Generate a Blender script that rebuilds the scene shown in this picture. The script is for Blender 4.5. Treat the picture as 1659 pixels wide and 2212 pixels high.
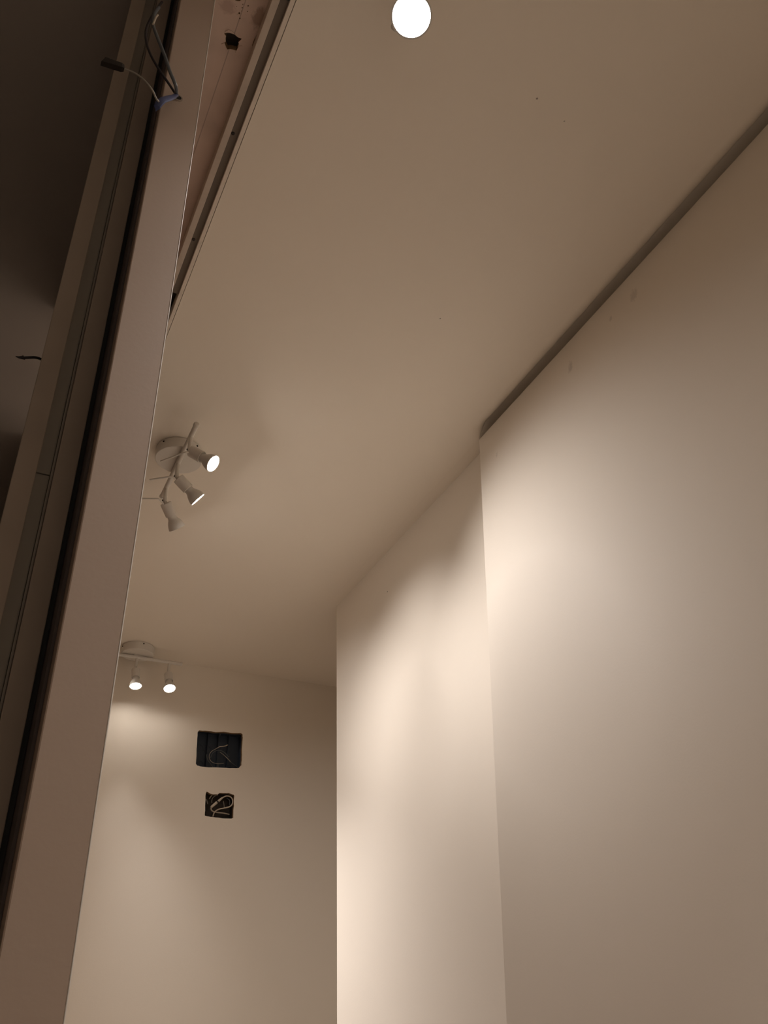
import bpy, bmesh, math, random
from mathutils import Vector, Matrix
from mathutils.geometry import delaunay_2d_cdt

for o in list(bpy.data.objects):
    bpy.data.objects.remove(o, do_unlink=True)
scene = bpy.context.scene
col = scene.collection

# ------------------------------------------------------------------ camera
F_PX, CX, CY = 1880.0, 829.5, 1106.0
AX = Vector((0.89856929, 0.21739233, 0.38120048))      # room axes seen from the camera
AY = Vector((-0.43774275, 0.50519429, 0.74374728))
AZ = Vector((-0.03089536, -0.83517621, 0.54911399))
CAM_Z = 1.25
cd = bpy.data.cameras.new('camera')
cam = bpy.data.objects.new('camera', cd)
col.objects.link(cam)
cd.sensor_fit = 'VERTICAL'
cd.sensor_height = 36.0
cd.lens = 36.0 * F_PX / 2212.0
cd.clip_start = 0.01
cam.matrix_world = Matrix(((AX.x, -AX.y, -AX.z, 0), (AY.x, -AY.y, -AY.z, 0), (AZ.x, -AZ.y, -AZ.z, CAM_Z), (0, 0, 0, 1)))
scene.camera = cam

# ------------------------------------------------------------------ world, exposure
w = bpy.data.worlds.new('world')
scene.world = w
w.use_nodes = True
w.node_tree.nodes['Background'].inputs[0].default_value = (0.010, 0.009, 0.008, 1)
w.node_tree.nodes['Background'].inputs[1].default_value = 1.0
vs = scene.view_settings
vs.view_transform = 'Standard'
vs.look = 'None'
vs.gamma = 1.0
vs.exposure = 1.22
vs.use_curve_mapping = False
SPOT_W = 8.5                      # power of one lit bulb
SPOT_COL = (1.0, 0.945, 0.925)

# ------------------------------------------------------------------ sizes (metres)
H = CAM_Z + 1.35                  # ceiling
XF = 1.0436                       # far part of the right wall
XN = 1.0125                       # near part, built out
Y_B = 2.412                       # where the far part ends
Y_BACK = 3.064


def ray(u, v):
    d = Vector((u - CX, v - CY, F_PX))
    return Vector((AX.dot(d), AY.dot(d), AZ.dot(d)))


def at_y(u, v, y):
    d = ray(u, v)
    p = d * (y / d.y)
    return Vector((p.x, p.y, p.z + CAM_Z))


def at_z(u, v, z):
    d = ray(u, v)
    p = d * ((z - CAM_Z) / d.z)
    return Vector((p.x, p.y, p.z + CAM_Z))


def at_x(u, v, x):
    d = ray(u, v)
    p = d * (x / d.x)
    return Vector((p.x, p.y, p.z + CAM_Z))


# ------------------------------------------------------------------ materials
def mat(name, color, rough=0.6, metal=0.0, bump=0.0, bscale=200.0, mottle=0.0, mscale=6.0, spots=(), line=None, spec=0.3):
    m = bpy.data.materials.new(name)
    m.use_nodes = True
    nt = m.node_tree
    b = nt.nodes['Principled BSDF']
    b.inputs['Roughness'].default_value = rough
    b.inputs['Metallic'].default_value = metal
    b.inputs['Specular IOR Level'].default_value = spec
    geo = nt.nodes.new('ShaderNodeNewGeometry')
    rgb = nt.nodes.new('ShaderNodeRGB')
    rgb.outputs[0].default_value = (*color, 1)
    cur = rgb.outputs[0]

    def mix(fac, c, col2):
        mx = nt.nodes.new('ShaderNodeMix')
        mx.data_type = 'RGBA'
        nt.links.new(fac, mx.inputs[0])
        nt.links.new(c, mx.inputs[6])
        mx.inputs[7].default_value = (*col2, 1)
        return mx.outputs[2]

    if mottle > 0:
        n = nt.nodes.new('ShaderNodeTexNoise')
        n.inputs['Scale'].default_value = mscale
        n.inputs['Detail'].default_value = 5
        nt.links.new(geo.outputs['Position'], n.inputs['Vector'])
        mr = nt.nodes.new('ShaderNodeMapRange')
        mr.inputs[1].default_value = 0.45
        mr.inputs[2].default_value = 0.75
        mr.inputs[3].default_value = 0.0
        mr.inputs[4].default_value = mottle
        nt.links.new(n.outputs[0], mr.inputs[0])
        cur = mix(mr.outputs[0], cur, tuple(c * 0.55 for c in color))
    for (pos, size, strength, c2) in spots:      # stains and specks of their own shape
        sub = nt.nodes.new('ShaderNodeVectorMath')
        sub.operation = 'SUBTRACT'
        nt.links.new(geo.outputs['Position'], sub.inputs[0])
        sub.inputs[1].default_value = pos
        dv = nt.nodes.new('ShaderNodeVectorMath')
        dv.operation = 'DIVIDE'
        nt.links.new(sub.outputs[0], dv.inputs[0])
        dv.inputs[1].default_value = size
        n = nt.nodes.new('ShaderNodeTexNoise')
        n.inputs['Scale'].default_value = 2.3
        nt.links.new(dv.outputs[0], n.inputs['Vector'])
        ad = nt.nodes.new('ShaderNodeVectorMath')
        ad.operation = 'MULTIPLY_ADD'
        nt.links.new(n.outputs['Color'], ad.inputs[0])
        ad.inputs[1].default_value = (1.2, 1.2, 1.2)
        nt.links.new(dv.outputs[0], ad.inputs[2])
        ad2 = nt.nodes.new('ShaderNodeVectorMath')
        ad2.operation = 'SUBTRACT'
        nt.links.new(ad.outputs[0], ad2.inputs[0])
        ad2.inputs[1].default_value = (0.6, 0.6, 0.6)
        ln = nt.nodes.new('ShaderNodeVectorMath')
        ln.operation = 'LENGTH'
        nt.links.new(ad2.outputs[0], ln.inputs[0])
        mr = nt.nodes.new('ShaderNodeMapRange')
        mr.inputs[1].default_value = 0.6
        mr.inputs[2].default_value = 1.0
        mr.inputs[3].default_value = strength
        mr.inputs[4].default_value = 0.0
        nt.links.new(ln.outputs[1], mr.inputs[0])
        cur = mix(mr.outputs[0], cur, c2)
    if line is not None:                          # a thin crack's shade, painted as a dark line along y at x = line
        sx = nt.nodes.new('ShaderNodeSeparateXYZ')
        nt.links.new(geo.outputs['Position'], sx.inputs[0])
        a = nt.nodes.new('ShaderNodeMath')
        a.operation = 'SUBTRACT'
        nt.links.new(sx.outputs[0], a.inputs[0])
        a.inputs[1].default_value = line
        ab = nt.nodes.new('ShaderNodeMath')
        ab.operation = 'ABSOLUTE'
        nt.links.new(a.outputs[0], ab.inputs[0])
        lt = nt.nodes.new('ShaderNodeMath')
        lt.operation = 'LESS_THAN'
        nt.links.new(ab.outputs[0], lt.inputs[0])
        lt.inputs[1].default_value = 0.0008
        ml = nt.nodes.new('ShaderNodeMath')
        ml.operation = 'MULTIPLY'
        nt.links.new(lt.outputs[0], ml.inputs[0])
        ml.inputs[1].default_value = 0.6
        cur = mix(ml.outputs[0], cur, tuple(c * 0.45 for c in color))
    nt.links.new(cur, b.inputs['Base Color'])
    if bump > 0:
        n = nt.nodes.new('ShaderNodeTexNoise')
        n.inputs['Scale'].default_value = bscale
        n.inputs['Detail'].default_value = 3
        nt.links.new(geo.outputs['Position'], n.inputs['Vector'])
        bp = nt.nodes.new('ShaderNodeBump')
        bp.inputs['Strength'].default_value = bump
        bp.inputs['Distance'].default_value = 0.002
        nt.links.new(n.outputs[0], bp.inputs['Height'])
        nt.links.new(bp.outputs[0], b.inputs['Normal'])
    return m


def emit(name, color, strength):
    m = bpy.data.materials.new(name)
    m.use_nodes = True
    b = m.node_tree.nodes['Principled BSDF']
    b.inputs['Base Color'].default_value = (0.8, 0.8, 0.8, 1)
    b.inputs['Emission Color'].default_value = (*color, 1)
    b.inputs['Emission Strength'].default_value = strength
    return m


PAINT = (0.91, 0.825, 0.71)
DARKC = (0.10, 0.07, 0.05)


def speck(p, r, s=0.8, c=DARKC):
    return (tuple(p), (r, r, r), s, c)


smudge_c = (0.42, 0.36, 0.30)
M = {}
M['paint'] = mat('wall_paint', PAINT, 0.62, bump=0.05, bscale=260)
M['ceiling'] = mat('ceiling_paint', PAINT, 0.65, bump=0.05, bscale=220,
                   spots=[speck(at_z(1160, 213, H), 0.0021), speck(at_z(1219, 262, H), 0.0018, 0.5), speck(at_z(951, 688, H), 0.0020, 0.6),
                          ((tuple(at_z(459, 884, H))), (0.008, 0.013, 0.01), 0.12, (0.9, 0.86, 0.8))])
M['near_wall'] = mat('near_wall_paint', PAINT, 0.60, bump=0.05, bscale=260,
                     spots=[(tuple(at_x(1078, 985, XN)), (0.01, 0.006, 0.013), 0.34, smudge_c),
                            (tuple(at_x(1236, 796, XN)), (0.01, 0.010, 0.020), 0.34, smudge_c),
                            (tuple(at_x(1372, 640, XN)), (0.01, 0.014, 0.018), 0.28, smudge_c),
                            (tuple(at_x(1322, 690, XN)), (0.01, 0.006, 0.008), 0.28, smudge_c),
                            speck(at_x(1177, 851, XN), 0.0022, 0.5)])
M['far_wall'] = mat('far_wall_paint', PAINT, 0.60, bump=0.05, bscale=260, spots=[speck(at_x(837, 1278, XF), 0.0028, 0.8)])
M['raw'] = mat('raw_plasterboard', (0.66, 0.51, 0.43), 0.85, bump=0.15, bscale=120, mottle=0.5, mscale=11, line=0.1455,
               spots=[((tuple(at_z(560, 38, H + .025))), (0.012, 0.02, 0.02), 0.55, (0.20, 0.11, 0.07)),
                      ((tuple(at_z(492, 15, H + .025))), (0.014, 0.012, 0.02), 0.30, (0.22, 0.10, 0.07))])
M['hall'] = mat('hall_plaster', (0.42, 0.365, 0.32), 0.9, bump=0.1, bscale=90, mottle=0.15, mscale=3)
M['floor'] = mat('screed_floor', (0.62, 0.54, 0.46), 0.8, bump=0.2, bscale=60, mottle=0.2)
M['leaf'] = mat('leaf_paint', (0.47, 0.36, 0.285), 0.5, bump=0.04, bscale=200)
M['jamb'] = mat('jamb_board', (0.34, 0.27, 0.215), 0.75, bump=0.1, bscale=150, mottle=0.2, mscale=14)
M['filler'] = mat('jamb_filler', (0.29, 0.25, 0.205), 0.7, bump=0.05)
M['slot_black'] = mat('slot_shade_and_block', (0.05, 0.048, 0.044), 0.7)  # near-black for the frame slot's shade and the track's stop block
M['slot_side'] = mat('dark_slot_side', (0.13, 0.105, 0.095), 0.9)
M['aluminium'] = mat('track_aluminium', (0.84, 0.75, 0.65), 0.5, metal=0.0, mottle=0.25, mscale=40)
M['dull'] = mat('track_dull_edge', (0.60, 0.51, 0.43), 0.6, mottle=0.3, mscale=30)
M['channel'] = mat('track_channel', (0.20, 0.165, 0.135), 0.55, metal=0.3)
M['steel'] = mat('dark_screw', (0.06, 0.05, 0.045), 0.45, metal=0.7)
M['lampwhite'] = mat('lamp_white_enamel', (0.74, 0.69, 0.62), 0.40, bump=0.0, spec=0.4)
M['bulb'] = mat('bulb_ceramic', (0.72, 0.68, 0.62), 0.35, spec=0.5)
M['gap'] = mat('gap_shade', (0.03, 0.025, 0.02), 0.9)  # near-black colour standing in for shade inside slots and holes
M['lens'] = emit('bulb_lens_lit', (1.0, 0.93, 0.86), 18.0)
M['box'] = mat('box_plastic_blue_black', (0.044, 0.058, 0.082), 0.5, spec=0.4)
M['box2'] = mat('box_plastic_dark', (0.055, 0.042, 0.032), 0.6)
M['plaster_edge'] = mat('cut_plaster_edge', (0.30, 0.19, 0.10), 0.9, bump=0.3, bscale=300)
M['wire_dark'] = mat('wire_dark', (0.030, 0.024, 0.026), 0.4)
M['wire_grey'] = mat('wire_grey', (0.34, 0.30, 0.25), 0.5)
M['wire_slate'] = mat('wire_slate', (0.13, 0.14, 0.145), 0.45)
M['wire_white'] = mat('wire_white', (0.62, 0.53, 0.42), 0.45)
M['wire_beige'] = mat('wire_beige', (0.50, 0.42, 0.32), 0.5)
M['tape'] = mat('blue_tape', (0.055, 0.07, 0.16), 0.35, spec=0.5)
M['connector'] = mat('connector_black', (0.022, 0.016, 0.012), 0.5)


# ------------------------------------------------------------------ mesh helpers
class MB:
    def __init__(self):
        self.bm = bmesh.new()

    def box(self, x0, x1, y0, y1, z0, z1, bevel=0.0):
        r = bmesh.ops.create_cube(self.bm, size=1.0)
        for v in r['verts']:
            v.co = Vector(((x0 + x1) / 2 + v.co.x * (x1 - x0), (y0 + y1) / 2 + v.co.y * (y1 - y0), (z0 + z1) / 2 + v.co.z * (z1 - z0)))
        if bevel > 0:
            es = list({e for v in r['verts'] for e in v.link_edges})
            bmesh.ops.bevel(self.bm, geom=es, offset=bevel, segments=2, affect='EDGES', profile=0.5)
        return self

    def tube(self, pts, r, seg=10, r_end=None, smooth=0):
        pts = [Vector(p) for p in pts]
        for _ in range(smooth):
            q = [pts[0]]
            for a, b in zip(pts, pts[1:]):
                q += [a.lerp(b, 0.25), a.lerp(b, 0.75)]
            q.append(pts[-1])
            pts = q
        n = len(pts)
        prev = None
        up = None
        for i, p in enumerate(pts):
            t = (pts[min(i + 1, n - 1)] - pts[max(i - 1, 0)]).normalized()
            if up is None:
                up = t.orthogonal().normalized()
            up = (up - t * up.dot(t)).normalized()
            sd = t.cross(up)
            rr = r if r_end is None else r + (r_end - r) * i / (n - 1)
            ring = [self.bm.verts.new(p + (up * math.cos(a) + sd * math.sin(a)) * rr) for a in [2 * math.pi * k / seg for k in range(seg)]]
            if prev:
                for k in range(seg):
                    self.bm.faces.new((prev[k], prev[(k + 1) % seg], ring[(k + 1) % seg], ring[k]))
            else:
                self.bm.faces.new(list(reversed(ring)))
            prev = ring
        self.bm.faces.new(prev)
        return self

    def lathe(self, origin, axis, prof, seg=28, cap0=True, cap1=True):
        """prof: (distance along axis, radius)"""
        o = Vector(origin)
        a = Vector(axis).normalized()
        u = a.orthogonal().normalized()
        v = a.cross(u)
        prev = None
        for i, (t, r) in enumerate(prof):
            if r < 1e-6:
                ring = [self.bm.verts.new(o + a * t)]
            else:
                ring = [self.bm.verts.new(o + a * t + (u * math.cos(b) + v * math.sin(b)) * r) for b in [2 * math.pi * k / seg for k in range(seg)]]
            if prev is None:
                if cap0 and len(ring) > 1:
                    self.bm.faces.new(list(reversed(ring)))
            else:
                if len(ring) == 1:
                    for k in range(seg):
                        self.bm.faces.new((prev[k], prev[(k + 1) % seg], ring[0]))
                elif len(prev) == 1:
                    for k in range(seg):
                        self.bm.faces.new((prev[0], ring[(k + 1) % seg], ring[k]))
                else:
                    for k in range(seg):
                        self.bm.faces.new((prev[k], prev[(k + 1) % seg], ring[(k + 1) % seg], ring[k]))
            prev = ring
        if cap1 and len(prev) > 1:
            self.bm.faces.new(prev)
        return self

    def build(self, name, material, parent=None, smooth=True, angle=35):
        bmesh.ops.recalc_face_normals(self.bm, faces=self.bm.faces)
        me = bpy.data.meshes.new(name)
        self.bm.to_mesh(me)
        self.bm.free()
        me.materials.append(material)
        if smooth:
            me.shade_smooth()
            me.set_sharp_from_angle(angle=math.radians(angle))
        o = bpy.data.objects.new(name, me)
        col.objects.link(o)
        if parent is not None:
            o.parent = parent
            o.matrix_parent_inverse = Matrix.Translation(-parent.location)
        return o


def tag(o, label, cat=None, group=None, kind=None):
    o['label'] = label
    if cat:
        o['category'] = cat
    if group:
        o['group'] = group
    if kind:
        o['kind'] = kind
    return o


def thing(name, label, cat, loc, group=None):
    o = bpy.data.objects.new(name, None)
    o.empty_display_size = 0.02
    o.location = loc
    col.objects.link(o)
    return tag(o, label, cat, group)


def inside(p, poly):
    c = False
    n = len(poly)
    for i in range(n):
        a, b = poly[i], poly[(i + 1) % n]
        if (a[1] > p[1]) != (b[1] > p[1]) and p[0] < (b[0] - a[0]) * (p[1] - a[1]) / (b[1] - a[1]) + a[0]:
            c = not c
    return c


def sheet_with_holes(outer, holes, to3, depth_vec):
    """flat sheet in 2D with holes cut through it, and the cut edges of the holes as (sheet bm, list of rim bms)"""
    vs2 = [Vector(p) for p in outer]
    es = [(i, (i + 1) % len(outer)) for i in range(len(outer))]
    for h in holes:
        s = len(vs2)
        vs2 += [Vector(p) for p in h]
        es += [(s + i, s + (i + 1) % len(h)) for i in range(len(h))]
    v, e, f, *_ = delaunay_2d_cdt(vs2, es, [], 0, 1e-7)
    mb = MB()
    bv = [mb.bm.verts.new(to3(p)) for p in v]
    for t in f:
        c = sum((v[i] for i in t), Vector((0, 0))) / len(t)
        if any(inside(c, h) for h in holes):
            continue
        mb.bm.faces.new([bv[i] for i in t])
    for vert in [x for x in mb.bm.verts if not x.link_faces]:
        mb.bm.verts.remove(vert)
    rims = []
    for h in holes:
        r = MB()
        a = [r.bm.verts.new(to3(Vector(p))) for p in h]
        b = [r.bm.verts.new(to3(Vector(p)) + depth_vec) for p in h]
        for i in range(len(h)):
            j = (i + 1) % len(h)
            r.bm.faces.new((a[i], a[j], b[j], b[i]))
        rims.append(r)
    return mb, rims


def jagged(pts, n, amp, seed):
    rnd = random.Random(seed)
    out = []
    for i, a in enumerate(pts):
        b = pts[(i + 1) % len(pts)]
        a, b = Vector(a), Vector(b)
        nrm = Vector((-(b - a).y, (b - a).x)).normalized()
        out.append(a)
        for k in range(1, n):
            out.append(a.lerp(b, k / n) + nrm * rnd.uniform(-amp, amp))
    return out


# ------------------------------------------------------------------ room shell
XW = -1.2                         # hall's far side
YF = -1.0                         # wall behind the photographer
XR = 1.55
struct = lambda o, label, cat: tag(o, label, cat, kind='structure')

struct(MB().box(XW, XR + .1, YF - .1, Y_BACK + .1, -0.1, 0.0).build('floor', M['floor'], smooth=False), 'bare grey screed floor of the unfinished rooms', 'floor')

# ceiling of the lit room: flat sheet that rolls up into a soft shadow joint along the built-out near wall
T0 = 0.2110
CW, GD = 0.044, 0.042             # width of the rolled edge, depth of the open joint
mb = MB()
Y_A = 1.435
nseg = 12
XJ = XN - .003
roll = [(k / nseg, (k / nseg) ** 1.9) for k in range(1, nseg + 1)]
rows = []
for (y, f) in ((YF, 1), (Y_A - .040, 1), (Y_A - .030, .75), (Y_A - .020, .40), (Y_A - .010, .15), (Y_A - .002, 0), (Y_BACK, 0)):
    pr = [(T0, H + .03), (T0, H), (XN - CW, H)] + [(XN - CW + (XJ - XN + CW) * a, H + .028 * b * f) for a, b in roll] + [(XJ + .0005, H + GD * f), (XF + .005, H + GD * f), (XR, H + GD * f)]
    rows.append([mb.bm.verts.new((x, y, z)) for x, z in pr])
for a, b in zip(rows, rows[1:]):
    for k in range(len(a) - 1):
        mb.bm.faces.new((a[k], a[k + 1], b[k + 1], b[k]))
struct(mb.build('ceiling', M['ceiling'], angle=60), 'smooth cream painted ceiling of the narrow lit room', 'ceiling')
struct(MB().box(XW, XR + .1, YF, Y_BACK + .1, H + .12, H + .2).build('ceiling_slab', M['hall'], smooth=False), 'rough structural slab above the suspended ceilings', 'ceiling')

# right wall, built-out near part: its free end is slightly out of plumb
LEAN = 0.0633                     # the panel stands out further towards the floor
mb = MB()
x_floor = XN - LEAN * H
a = [mb.bm.verts.new(p) for p in ((x_floor, YF, 0), (x_floor, Y_A, 0), (XN, Y_A, H), (XN, YF, H))]
b = [mb.bm.verts.new((XF + .005, v.co.y, v.co.z)) for v in a]
mb.bm.faces.new(a)
mb.bm.faces.new(list(reversed(b)))
for i in range(4):
    mb.bm.faces.new((a[i], b[i], b[(i + 1) % 4], a[(i + 1) % 4]))
struct(mb.build('wall_right_near', M['near_wall'], smooth=False), 'cream built-out wall panel nearest on the right, smudged near its top edge', 'wall')
struct(MB().box(XF, XF + .1, YF, Y_B, 0, H + GD + .01).build('wall_right_far', M['far_wall'], smooth=False), 'cream wall set slightly back beyond the built-out panel, brightly lit', 'wall')
struct(MB().box(XR, XR + .1, YF, Y_BACK + .1, 0, H + .1).build('wall_right_recess', M['paint'], smooth=False), 'cream wall closing the recess around the corner', 'wall')
struct(MB().box(XF + .1, XR, 1.9, 2.0, 0, H + .02).build('wall_recess_side', M['paint'], smooth=False), 'cream side wall of the recess around the corner', 'wall')

# back wall with two cut-outs for the electrical boxes
Z4 = lambda x, y: at_y(390 + x / 9.218, 1550 + y / 9.218, Y_BACK)
p2 = lambda q: (q.x, q.z)
hole1 = [p2(Z4(*q)) for q in ((370, 255), (560, 268), (700, 290), (860, 284), (1000, 305), (1195, 308), (1232, 330), (1240, 400), (1225, 600), (1222, 800), (1212, 950), (1160, 1005), (980, 1008), (800, 998), (560, 993), (400, 975), (330, 955), (305, 920), (318, 700), (330, 480), (340, 300))]
hole2 = [p2(Z4(*q)) for q in ((520, 1475), (575, 1505), (650, 1530), (740, 1532), (775, 1500), (850, 1505), (960, 1502), (1030, 1530), (1068, 1545), (1062, 1640), (1066, 1760), (1052, 1880), (1050, 2000), (1000, 2012), (840, 2008), (700, 1990), (600, 1980), (482, 1950), (490, 1800), (498, 1640), (500, 1530))]
hole1 = jagged(hole1, 3, 0.0006, 1)
hole2 = jagged(hole2, 3, 0.0008, 2)
sh, rims = sheet_with_holes([(XW, 0), (XR, 0), (XR, H + .1), (XW, H + .1)], [hole1, hole2], lambda p: Vector((p[0], Y_BACK, p[1])), Vector((0, 0.014, 0)))
wb = struct(sh.build('wall_back', M['paint'], smooth=False), 'plain cream end wall with two dark cut-outs', 'wall')
for r in rims:
    r.build('cut_edge', M['plaster_edge'], wb, smooth=False)
MB().box(XW, XR, Y_BACK + .10, Y_BACK + .14, 0, H + .1).build('rear_board', M['gap'], wb, smooth=False)

# raw ceiling strip between the left wall and the track, with a broken hole
ZR = H + .025
k = (ZR - CAM_Z) / (H - CAM_Z)
Zc = lambda x, y: at_z(430 + x / 7.54, y / 7.54, ZR)
c2 = lambda q: (q.x, q.y)
hA = [c2(Zc(*q)) for q in ((410, 550), (430, 530), (490, 525), (560, 545), (610, 590), (640, 610), (695, 632), (670, 660), (640, 690), (648, 715), (625, 790), (605, 825), (540, 805), (500, 800), (460, 805), (435, 755), (415, 690), (435, 680), (432, 620), (440, 590))]
hB = [c2(Zc(*q)) for q in ((570, -120), (690, -120), (700, -10), (660, 20), (620, 18), (590, 5))]
pits = []
rnd = random.Random(5)
for (x, y, s) in ((712, 70, 9), (800, 95, 13), (655, 215, 16), (665, 300, 14), (610, 105, 8), (690, 180, 7), (790, 185, 8), (620, 230, 7), (700, 125, 9)):
    pits.append([c2(Zc(x + s * rnd.uniform(.7, 1.2) * math.cos(t), y + s * rnd.uniform(.6, 1.1) * math.sin(t))) for t in [2 * math.pi * i / 7 for i in range(7)]])
slit = [c2(Zc(*q)) for q in ((930, 570), (942, 575), (915, 640), (903, 660), (893, 690), (870, 748), (862, 742), (880, 690), (900, 640))]
sh, rims = sheet_with_holes([(0.03, YF), (0.1772, YF), (0.1772, Y_BACK), (0.03, Y_BACK)], [hA, hB, slit] + pits, lambda p: Vector((p[0], p[1], ZR)), Vector((0, 0, 0.0125)))
cr = struct(sh.build('ceiling_raw', M['raw'], smooth=False), 'raw unpainted pinkish ceiling board with a broken hole beside the track', 'ceiling')
for r in rims:
    r.build('broken_edge', M['plaster_edge'], cr, smooth=False)
MB().box(.03, .1772, YF, Y_BACK, ZR + .05, ZR + .06).build('backing_board', M['hall'], cr, smooth=False)
# torn paper flakes around the big hole
for pts in (((360, 712), (415, 690), (435, 755), (455, 805), (462, 838), (420, 800), (385, 760)), ((605, 825), (625, 790), (650, 745), (705, 742), (660, 790), (612, 872), (590, 850)), ((410, 535), (425, 510), (480, 482), (540, 500), (600, 560), (560, 545), (490, 525), (430, 530))):
    f = MB()
    up = [f.bm.verts.new(Zc(*q) - Vector((0, 0, .0004))) for q in pts]
    dn = [f.bm.verts.new(Zc(*q) - Vector((0, 0, .0016))) for q in pts]
    f.bm.faces.new(up)
    f.bm.faces.new(dn)
    for i in range(len(pts)):
        f.bm.faces.new((up[i], up[(i + 1) % len(pts)], dn[(i + 1) % len(pts)], dn[i]))
    f.build('torn_paper', M['raw'], cr, smooth=False)

# ------------------------------------------------------------------ left wall, hall and door frame
XL0, XL1 = 0.0472, 0.0893
YP = 0.60
wl_ = struct(MB().box(XL0, XL1, YP, 1.42, 0, ZR, bevel=0.0012).box(XL0, XL1, 1.86, Y_BACK, 0, ZR, bevel=0.0012).build('wall_left', M['leaf'], smooth=False), 'pale end of the left partition with a thin bright edge', 'wall')  # opening between the two piers is added to spill light into the hall
MB().tube([(XL1 - .0003, YP + .0003, 0), (XL1 - .0003, YP + .0003, ZR)], .0006, 12).build('corner_bead', M['lampwhite'], wl_)
struct(MB().box(-.0070, .0405, .712, 1.42, 0, H + .05).box(-.0070, .0405, 1.86, Y_BACK, 0, H + .05).build('wall_left_core', M['hall'], smooth=False), 'dark inner part of the left partition behind the frame boards', 'wall')  # split by the same added opening, for light in the hall
struct(MB().box(-.009, .0893, YF, -.40, 0, H + .05).build('wall_left_near', M['paint'], smooth=False), 'partition on the near side of the doorway behind the photographer', 'wall')
struct(MB().box(-.009, .0893, -.40, .56, H - .10, H + .05).build('wall_left_header', M['paint'], smooth=False), 'header above the doorway over the photographer', 'wall')
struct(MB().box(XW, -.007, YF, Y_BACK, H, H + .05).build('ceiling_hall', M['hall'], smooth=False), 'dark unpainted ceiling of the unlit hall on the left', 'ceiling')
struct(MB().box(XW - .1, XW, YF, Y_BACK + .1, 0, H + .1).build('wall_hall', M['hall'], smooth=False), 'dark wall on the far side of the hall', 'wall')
struct(MB().box(XW, XR, YF - .1, YF, 0, H + .1).build('wall_front', M['paint'], smooth=False), 'cream wall behind the photographer', 'wall')

jf = thing('door_frame', 'dark boarded door frame standing along the edge of the unlit hall', 'door frame', (0.016, .66, 0))
tn = lambda deg, y: math.tan(math.radians(deg)) * y
MB().box(tn(1.98, .66), tn(3.50, .66), .66, .712, 0, H, bevel=.0008).build('jamb_board', M['jamb'], jf, smooth=False)
MB().box(tn(-.75, .655), tn(.78, .655), .655, .712, 0, H, bevel=.0008).build('jamb_board', M['jamb'], jf, smooth=False)
zj = at_y(85, 1022, .672).z
MB().box(tn(.77, .655), tn(1.75, .672), .672, .711, 0, zj - .0006, bevel=.0004).build('filler_strip', M['filler'], jf, smooth=False)
MB().box(tn(.77, .655), tn(1.75, .672), .672, .711, zj + .0006, H, bevel=.0004).build('filler_strip', M['filler'], jf, smooth=False)
MB().box(tn(1.75, .672) + .0002, tn(1.98, .66) - .0002, .6665, .711, 0, H).build('corner_bead', M['filler'], jf, smooth=False)
MB().box(tn(3.50, .66) + .0003, XL0 - .0026, .668, .720, 0, H).build('slot_shade', M['slot_black'], jf, smooth=False)  # near-black strip stands in for the shade deep in the slot
MB().box(XL0 - .0025, XL0 - .0002, .625, .72, 0, H).build('slot_side_strip', M['slot_side'], jf, smooth=False)  # plain dark strip filling the right part of the slot

# ------------------------------------------------------------------ sliding door track in the ceiling
tr = thing('door_track', 'long metal sliding door channel sunk into the ceiling edge', 'door track', (.195, YF, H))
Y_T1 = at_z(372, 622, H + .018).y
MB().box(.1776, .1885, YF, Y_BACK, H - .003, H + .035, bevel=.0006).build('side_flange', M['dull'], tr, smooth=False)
MB().box(.2025, .2096, YF, Y_BACK, H - .002, H + .035, bevel=.0006).build('side_flange', M['aluminium'], tr, smooth=False)
MB().box(.1887, .2023, YF, Y_T1, H + .006, H + .010).build('channel_floor', M['channel'], tr, smooth=False)
MB().box(.1887, .2023, Y_T1 + .0005, Y_BACK, H + .031, H + .035).build('slot_shade_plate', M['gap'], tr, smooth=False)  # near-black plate paints the shade of the open slot
MB().box(.1887, .2023, .25, at_z(622, 3, H).y, H + .0015, H + .0055, bevel=.0006).build('stop_block', M['slot_black'], tr, smooth=False)
for (u, v) in ((503, 288), (418, 517)):
    p = at_z(u, v, H + .006)
    MB().lathe((p.x, p.y, H + .0058), (0, 0, -1), [(0, .0034), (.0012, .0030), (.0016, .0012), (.0008, .0004)], 14).build('screw', M['steel'], tr)

# ------------------------------------------------------------------ ceiling spotlights
GROUP = 'three-lamp ceiling spotlights'


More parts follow.
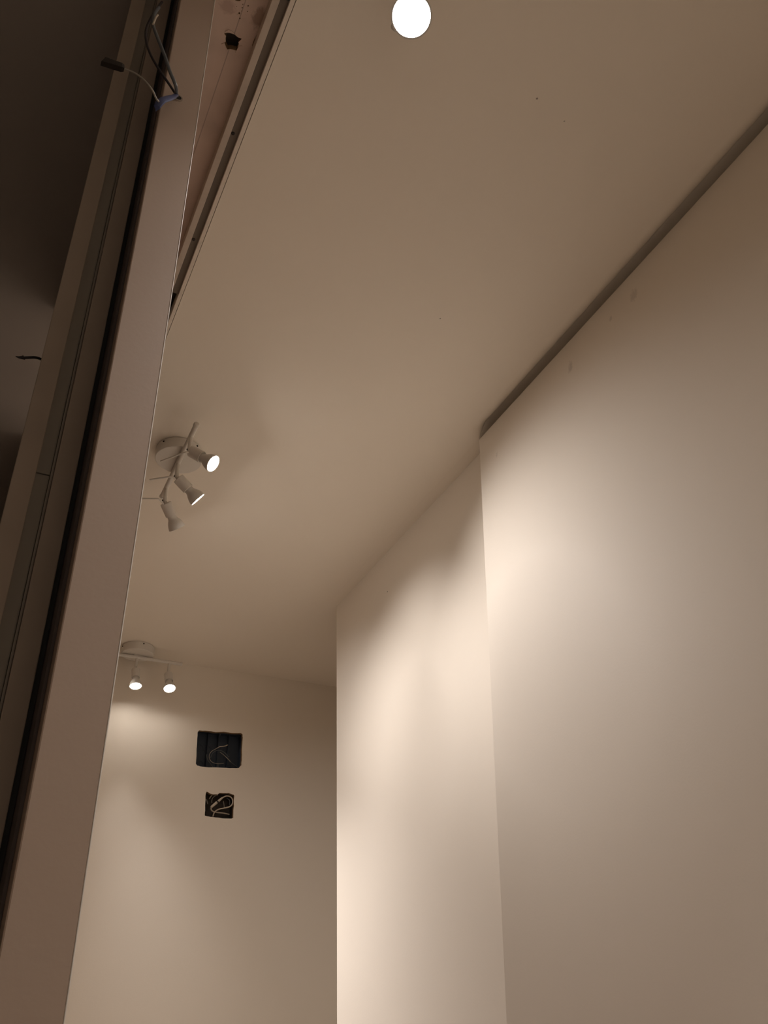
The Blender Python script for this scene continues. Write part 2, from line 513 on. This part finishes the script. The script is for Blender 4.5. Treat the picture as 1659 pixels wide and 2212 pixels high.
def spotlight(label, cx, cy, bdir, lamps, rot=0.0, bar=(-.165, .160), gr=1.0):
    """lamps: (offset along bar, aiming direction, rod end point or None, lit, power factor, beam)"""
    t = thing('ceiling_spotlight', label, 'spotlight', (cx, cy, H), GROUP)
    b = Vector((bdir[0], bdir[1], 0)).normalized()
    s = Vector((-b.y, b.x, 0))
    base = MB().lathe((cx, cy, H), (0, 0, -1), [(.0, .0555), (.0022, .0555), (.0022, .0575), (.0285, .0575), (.0300, .0560), (.0305, .052)], 56).build('base', M['lampwhite'], t, angle=30)
    for k in range(4):
        a = rot + math.pi / 2 * k
        d = Vector((math.cos(a), math.sin(a), 0))
        MB().lathe(Vector((cx, cy, H - .008)) + d * .0570, d, [(0, .0026), (.0018, .0024), (.0024, .0010)], 10).build('screw', M['steel'], base)
    zb = H - .0385
    c = Vector((cx, cy, zb))
    MB().tube([c + b * bar[0], c + b * bar[1]], .0062, 18).build('bar', M['lampwhite'], t)
    for e in bar:
        sg = 1 if e > 0 else -1
        MB().lathe(c + b * (e - sg * .004), b * sg, [(0, .0072), (.006, .0072), (.0085, .0055), (.0095, .0)], 18).build('end_cap', M['lampwhite'], t)
    MB().box(cx - .012 if abs(b.x) > .5 else cx - .004, cx + .012 if abs(b.x) > .5 else cx + .004, cy - .012 if abs(b.y) > .5 else cy - .004, cy + .012 if abs(b.y) > .5 else cy + .004, zb + .004, H - .029).build('bracket', M['lampwhite'], t, smooth=False)
    for (off, aim, rod, lit, pw, beam) in lamps:
        q = c + b * off
        piv = q + Vector((0, 0, -.041))
        ax = Vector(aim).normalized()
        st = MB().tube([q, piv + Vector((0, 0, .002))], .0052, 14).build('stem', M['lampwhite'], t)
        MB().lathe(piv + Vector((0, 0, .002)), (0, 0, -1), [(0, .0052), (.003, .0050), (.0055, .003), (.006, 0)], 14).build('joint', M['lampwhite'], st)
        sc = s if s.dot(Vector((-cx, -cy, -1.3))) > 0 else -s
        MB().lathe(piv + sc * .0045, sc, [(0, .0026), (.0018, .0024), (.0022, .001)], 10).build('joint_screw', M['steel'], st)
        h = MB().lathe(piv, ax, [(.000, .0045), (.0065, .0050), (.0065, .0138), (.0075, .0146), (.0415, .0146), (.0420, .0142), (.0420, .0128), (.036, .0126)], 30).build('lamp_holder', M['lampwhite'], t, angle=30)
        g = gr
        MB().lathe(piv, ax, [(.036, .0112), (.0480, .0114 * g), (.0520, .0126 * g), (.0560, .0150 * g), (.0625, .0182 * g), (.0700, .0205 * g), (.0760, .0214 * g), (.0775, .0216 * g), (.0775, .0198 * g)], 32, cap1=False).build('bulb', M['bulb'], h, angle=40)
        MB().lathe(piv, ax, [(.0755, .0199 * g), (.0767, .0185 * g), (.0774, .0130 * g), (.0777, .0)], 32, cap0=True).build('bulb_lens', M['lens'] if lit else M['bulb'], h, angle=60)
        if rod is not None:
            kn, e = Vector(rod[0]), Vector(rod[1])
            MB().tube([piv + ax * .012 + Vector((0, 0, -.010)), kn.lerp(piv + ax * .012, .35), kn, kn.lerp(e, .2), e], .0022, 8, smooth=2).build('handle_rod', M['lampwhite'], h)
        if lit:
            ld = bpy.data.lights.new('bulb_light', 'SPOT')
            ld.energy = SPOT_W * pw
            ld.color = SPOT_COL
            ld.spot_size = math.radians(beam)
            ld.spot_blend = 1.0
            ld.shadow_soft_size = 0.018
            lo = bpy.data.objects.new('bulb_light', ld)
            col.objects.link(lo)
            lo.location = piv + ax * .081
            lo.rotation_euler = (-ax).to_track_quat('Z', 'Y').to_euler()
            lo.parent = t
            lo.matrix_parent_inverse = Matrix.Translation(-t.location)
    return t


Z2 = lambda x, y, dz: at_z(280 + x / 6.9125, 880 + y / 6.9125, H - dz)
spotlight('white three-lamp ceiling spotlight beside the partition edge, bar running away', .340, 1.780, (0, 1), [
    (-.117, (.68, -.42, -.61), (Z2(835, 668, .096), Z2(465, 805, .100)), True, 1.10, 92),
    (0, (.80, .14, -.60), (Z2(610, 1035, .092), Z2(300, 1080, .096)), True, .80, 76),
    (.117, (.60, .46, -.65), (Z2(430, 1365, .090), Z2(170, 1360, .092)), True, .75, 88)], rot=.6)
spotlight('white ceiling spotlight on the ceiling close to the end wall, lamps hanging down', .510, 2.985, (1, 0), [
    (-.117, (.30, -.42, -.85), None, True, 2.6, 62),
    (0, (.06, -.237, -.97), None, True, 1.1, 68),
    (.117, (.06, -.39, -.92), None, True, 2.5, 80)], rot=-1.45)
spotlight('ceiling spotlight at the top of the frame with one dazzling lamp', .352, .430, (0, 1), [
    (-.117, (-.05, -.70, -.70), None, True, 1.6, 90),
    (0, (.05, -.20, -.97), None, True, 1.6, 90),
    (.117, (-.22, -.37, -.90), None, True, 1.6, 90)], rot=.3, gr=1.3)

# ------------------------------------------------------------------ electrical boxes in the end wall
def wall_box(label, poly, grow, depth, m, ridges):
    xs = [p[0] for p in poly]
    zs = [p[1] for p in poly]
    x0, x1, z0, z1 = min(xs) - grow, max(xs) + grow, min(zs) - grow, max(zs) + grow
    y0, y1 = Y_BACK + .0145, Y_BACK + .0145 + depth
    t = thing('electrical_box', label, 'electrical box', ((x0 + x1) / 2, y0, z0), 'boxes in the end wall')
    th = .002
    body = MB().box(x0, x1, y1 - th, y1, z0, z1).box(x0, x0 + th, y0, y1, z0, z1).box(x1 - th, x1, y0, y1, z0, z1).box(x0, x1, y0, y1, z0, z0 + th).box(x0, x1, y0, y1, z1 - th, z1).build('box_body', m, t, smooth=False)
    for (fx, fz, r) in ridges:
        MB().lathe((x0 + (x1 - x0) * fx, y1 - th, z0 + (z1 - z0) * fz), (0, -1, 0), [(0, r), (.0025, r), (.0025, r * .72), (.0008, r * .70)], 20).build('knockout', m, body)
    return t, (x0, x1, y0, y1, z0, z1)


b1, e1 = wall_box('wide blue-black electrical box in the upper cut-out of the end wall', hole1, .003, .042, M['box'], [(.16, .60, .015), (.32, .60, .015), (.55, .62, .015), (.76, .55, .015), (.2, .2, .013), (.8, .2, .013)])
for fx in (.30, .52, .74):
    x = e1[0] + (e1[1] - e1[0]) * fx
    MB().box(x - .0008, x + .0008, e1[2] + .02, e1[3] - .002, e1[4] + .002, e1[5] - .002).build('rib', M['box'], b1, smooth=False)
b2, e2 = wall_box('small dark square electrical box in the lower cut-out, full of cable', hole2, .003, .042, M['box2'], [(.25, .55, .012), (.7, .6, .014)])

def Z4d(x, y, d):
    """a point d behind the wall face, kept inside the open box it lies in"""
    p = at_y(390 + x / 9.218, 1550 + y / 9.218, Y_BACK + d)
    e = e1 if y < 1200 else e2
    p.x = min(max(p.x, e[0] + .0055), e[1] - .0055)
    p.z = min(max(p.z, e[4] + .0055), e[5] - .0055)
    p.y = min(p.y, e[3] - .006)
    return p



def cable(name, label, cat, parts, loc, group=None):
    t = thing(name, label, cat, loc, group)
    for (pn, pts, r, r2, m, sm) in parts:
        MB().tube(pts, r, 9, r2, smooth=sm).build(pn, M[m], t)
    return t


cable('coiled_wire', 'thin dark wires curled in the wide upper box, pale stripped ends', 'wire', [
    ('wire', [Z4d(700, 625, .014), Z4d(600, 680, .016), Z4d(560, 780, .020), Z4d(610, 890, .022), Z4d(740, 925, .020), Z4d(860, 910, .018)], .0011, None, 'wire_grey', 2),
    ('wire', [Z4d(515, 735, .018), Z4d(530, 830, .020), Z4d(590, 910, .024), Z4d(640, 985, .030)], .0011, None, 'wire_slate', 2),
    ('wire', [Z4d(600, 800, .026), Z4d(640, 690, .024), Z4d(760, 640, .022), Z4d(880, 690, .020), Z4d(960, 790, .018)], .0012, None, 'wire_slate', 2),
    ('wire', [Z4d(790, 690, .012), Z4d(850, 735, .012), Z4d(910, 790, .012)], .0010, None, 'wire_grey', 2),
    ('wire', [Z4d(990, 880, .014), Z4d(1070, 940, .022), Z4d(1160, 1000, .036)], .0010, None, 'wire_slate', 1),
    ('wire', [Z4d(755, 930, .030), Z4d(745, 1010, .034)], .0008, None, 'wire_slate', 0),
    ('wire', [Z4d(800, 290, .030), Z4d(775, 380, .034)], .0008, None, 'wire_slate', 0),
    ('wire_end', [Z4d(695, 628, .014), Z4d(780, 580, .012)], .0012, .0018, 'wire_grey', 0),
    ('wire_end', [Z4d(780, 580, .012), Z4d(880, 572, .010), Z4d(940, 545, .010)], .0019, .0014, 'wire_beige', 1),
    ('wire_end', [Z4d(905, 785, .012), Z4d(950, 830, .012), Z4d(995, 880, .014)], .0014, .0018, 'wire_grey', 1)],
    (e1[0] + .08, Y_BACK + .02, e1[4] + .01))
cable('coiled_cable', 'cream cable looped with a plug sleeve inside the small lower box', 'cable', [
    ('cable', [Z4d(645, 1970, .014), Z4d(670, 1880, .012), Z4d(760, 1820, .008), Z4d(900, 1800, .006), Z4d(1010, 1765, .006), Z4d(1050, 1680, .006), Z4d(1020, 1590, .006), Z4d(940, 1555, .005), Z4d(870, 1575, .004), Z4d(820, 1610, .004)], .0022, None, 'wire_white', 2),
    ('cable', [Z4d(610, 1780, .006), Z4d(605, 1840, .010), Z4d(660, 1880, .018), Z4d(760, 1895, .020), Z4d(860, 1905, .022), Z4d(970, 1930, .026)], .0022, None, 'wire_white', 2),
    ('sleeve', [Z4d(840, 1590, .004), Z4d(800, 1625, .004), Z4d(750, 1670, .004)], .0026, .0047, 'wire_white', 0),
    ('plug_pin', [Z4d(755, 1665, .004), Z4d(710, 1705, .004)], .0017, None, 'wire_dark', 0),
    ('sleeve', [Z4d(722, 1690, .004), Z4d(610, 1785, .005)], .0048, .0043, 'wire_white', 0)],
    (e2[0] + .04, Y_BACK + .01, e2[4] + .01))
cable('cable_stub', 'thin grey wires bent at the left corner of the small lower box', 'wire', [
    ('wire', [Z4d(622, 1700, .020), Z4d(620, 1640, .018), Z4d(660, 1570, .016), Z4d(745, 1540, .020)], .0013, None, 'wire_grey', 2),
    ('wire', [Z4d(575, 1620, .010), Z4d(595, 1580, .010), Z4d(625, 1550, .012)], .0019, .0016, 'wire_beige', 0),
    ('wire', [Z4d(540, 1720, .020), Z4d(525, 1660, .020), Z4d(515, 1630, .022)], .0016, None, 'wire_grey', 1),
    ('wire', [Z4d(850, 1660, .024), Z4d(865, 1720, .026), Z4d(870, 1790, .028)], .0014, None, 'wire_grey', 1),
    ('wire', [Z4d(920, 1600, .024), Z4d(985, 1650, .024), Z4d(975, 1740, .026)], .0018, None, 'wire_slate', 1)],
    (e2[0] + .01, Y_BACK + .02, e2[4] + .04))

# ------------------------------------------------------------------ loose wires on the partition end
Z7 = lambda x, y, Y: at_y(200 + x / 7.541, 60 + y / 7.541, Y)
wl = thing('loose_wires', 'loose dark wires hanging from a hole in the partition end, wrapped with blue tape', 'wire', tuple(Z7(1385, 1130, .60)))
MB().tube([Z7(1385, 1125, .606), Z7(1365, 1080, .590), Z7(1368, 1000, .575), Z7(1335, 880, .570), Z7(1262, 730, .568), Z7(1200, 520, .566), Z7(1110, 290, .566), Z7(1010, 40, .568), Z7(975, -90, .572), Z7(1000, -220, .578), Z7(1080, -330, .59)], .0019, 10, smooth=2).build('wire', M['wire_slate'], wl)
MB().tube([Z7(1385, 1125, .606), Z7(1340, 1060, .588), Z7(1230, 890, .580), Z7(1080, 680, .575), Z7(930, 420, .575), Z7(870, 220, .580), Z7(860, 60, .585), Z7(905, -80, .590), Z7(1010, -250, .592), Z7(1130, -420, .60)], .0014, 10, smooth=2).build('wire', M['wire_dark'], wl)
tp = MB()
path = [Z7(1372, 1090, .590), Z7(1320, 1125, .580), Z7(1240, 1150, .574), Z7(1150, 1175, .570), Z7(1085, 1225, .570), Z7(1050, 1290, .572), Z7(1040, 1335, .575)]
wd = [.0022, .0030, .0038, .0040, .0042, .0034, .0006]
prev = None
for i, p in enumerate(path):
    tdir = (path[min(i + 1, len(path) - 1)] - path[max(i - 1, 0)]).normalized()
    nrm = Vector((0, -1, 0))
    sd = tdir.cross(nrm).normalized()
    ring = [tp.bm.verts.new(p + sd * (wd[i] * math.cos(a)) + nrm * (.0022 * math.sin(a))) for a in [2 * math.pi * q / 10 for q in range(10)]]
    if prev:
        for q in range(10):
            tp.bm.faces.new((prev[q], prev[(q + 1) % 10], ring[(q + 1) % 10], ring[q]))
    else:
        tp.bm.faces.new(ring)
    prev = ring
tp.bm.faces.new(prev)
tag(tp.build('tape', M['tape'], wl), 'shiny dark blue insulating tape')
MB().tube([Z7(1075, 1200, .566), Z7(1030, 1150, .562), Z7(990, 1040, .558), Z7(940, 970, .556), Z7(860, 870, .556), Z7(760, 780, .558), Z7(640, 710, .560), Z7(510, 665, .562)], .0010, 8, smooth=2).build('thin_wire', M['wire_grey'], wl)
# flat connector block on the thin wire
ca, cb_ = Z7(512, 660, .562), Z7(168, 545, .562)
d = (cb_ - ca).normalized()
sd = Vector((0, -1, 0)).cross(d).normalized()
cn = MB()
rings = []
for (t_, hw, hd) in ((0, .0030, .0022), (.12, .0036, .003), (.6, .0040, .003), (1.0, .0048, .0026)):
    p = ca.lerp(cb_, t_)
    rings.append([cn.bm.verts.new(p + sd * (a * hw) + Vector((0, 1, 0)) * (b_ * hd) + d * (a * .002 if t_ == 1.0 else 0)) for a, b_ in ((-1, -1), (1, -1), (1, 1), (-1, 1))])
for r0, r1 in zip(rings, rings[1:]):
    for q in range(4):
        cn.bm.faces.new((r0[q], r0[(q + 1) % 4], r1[(q + 1) % 4], r1[q]))
cn.bm.faces.new(rings[0])
cn.bm.faces.new(rings[-1])
tag(cn.build('connector', M['connector'], wl, smooth=False), 'flat black connector block')
# bare copper glints near the upper bend, and the hole grommet
MB().tube([Z7(985, -60, .566), Z7(1030, -170, .570), Z7(1060, -205, .574)], .0012, 8).build('bare_wire', M['wire_beige'], wl)
MB().lathe(Z7(1392, 1140, .5995), (0, -1, 0), [(-.001, .0056), (.0006, .0054), (.0006, .0040), (-.001, .0038)], 18, cap0=False, cap1=False).build('grommet', M['jamb'], wl)
MB().lathe(Z7(1388, 1132, .5995), (0, -1, 0), [(-.001, .0040), (.0002, .0040)], 18).build('hole', M['gap'], wl)  # dark disc painted for the shade inside the hole

Z5 = lambda x, y, Y: at_y(x / 11.85, 700 + y / 11.85, Y)
st = thing('wire_stub', 'short black wire stub with split end sticking out into the dark hall', 'wire', tuple(Z5(1015, 880, .68)))
MB().tube([Z5(1120, 930, .690), Z5(1010, 880, .685), Z5(890, 850, .682), Z5(740, 858, .680), Z5(560, 862, .680)], .0013, 8, smooth=2).build('wire', M['wire_dark'], st)
MB().tube([Z5(600, 855, .680), Z5(540, 858, .680), Z5(470, 850, .680), Z5(400, 828, .680)], .0020, 8, .0004).build('split_end', M['wire_dark'], st)
MB().tube([Z5(520, 855, .679), Z5(580, 880, .678), Z5(640, 912, .678)], .0012, 8, .0003).build('split_end', M['wire_dark'], st)
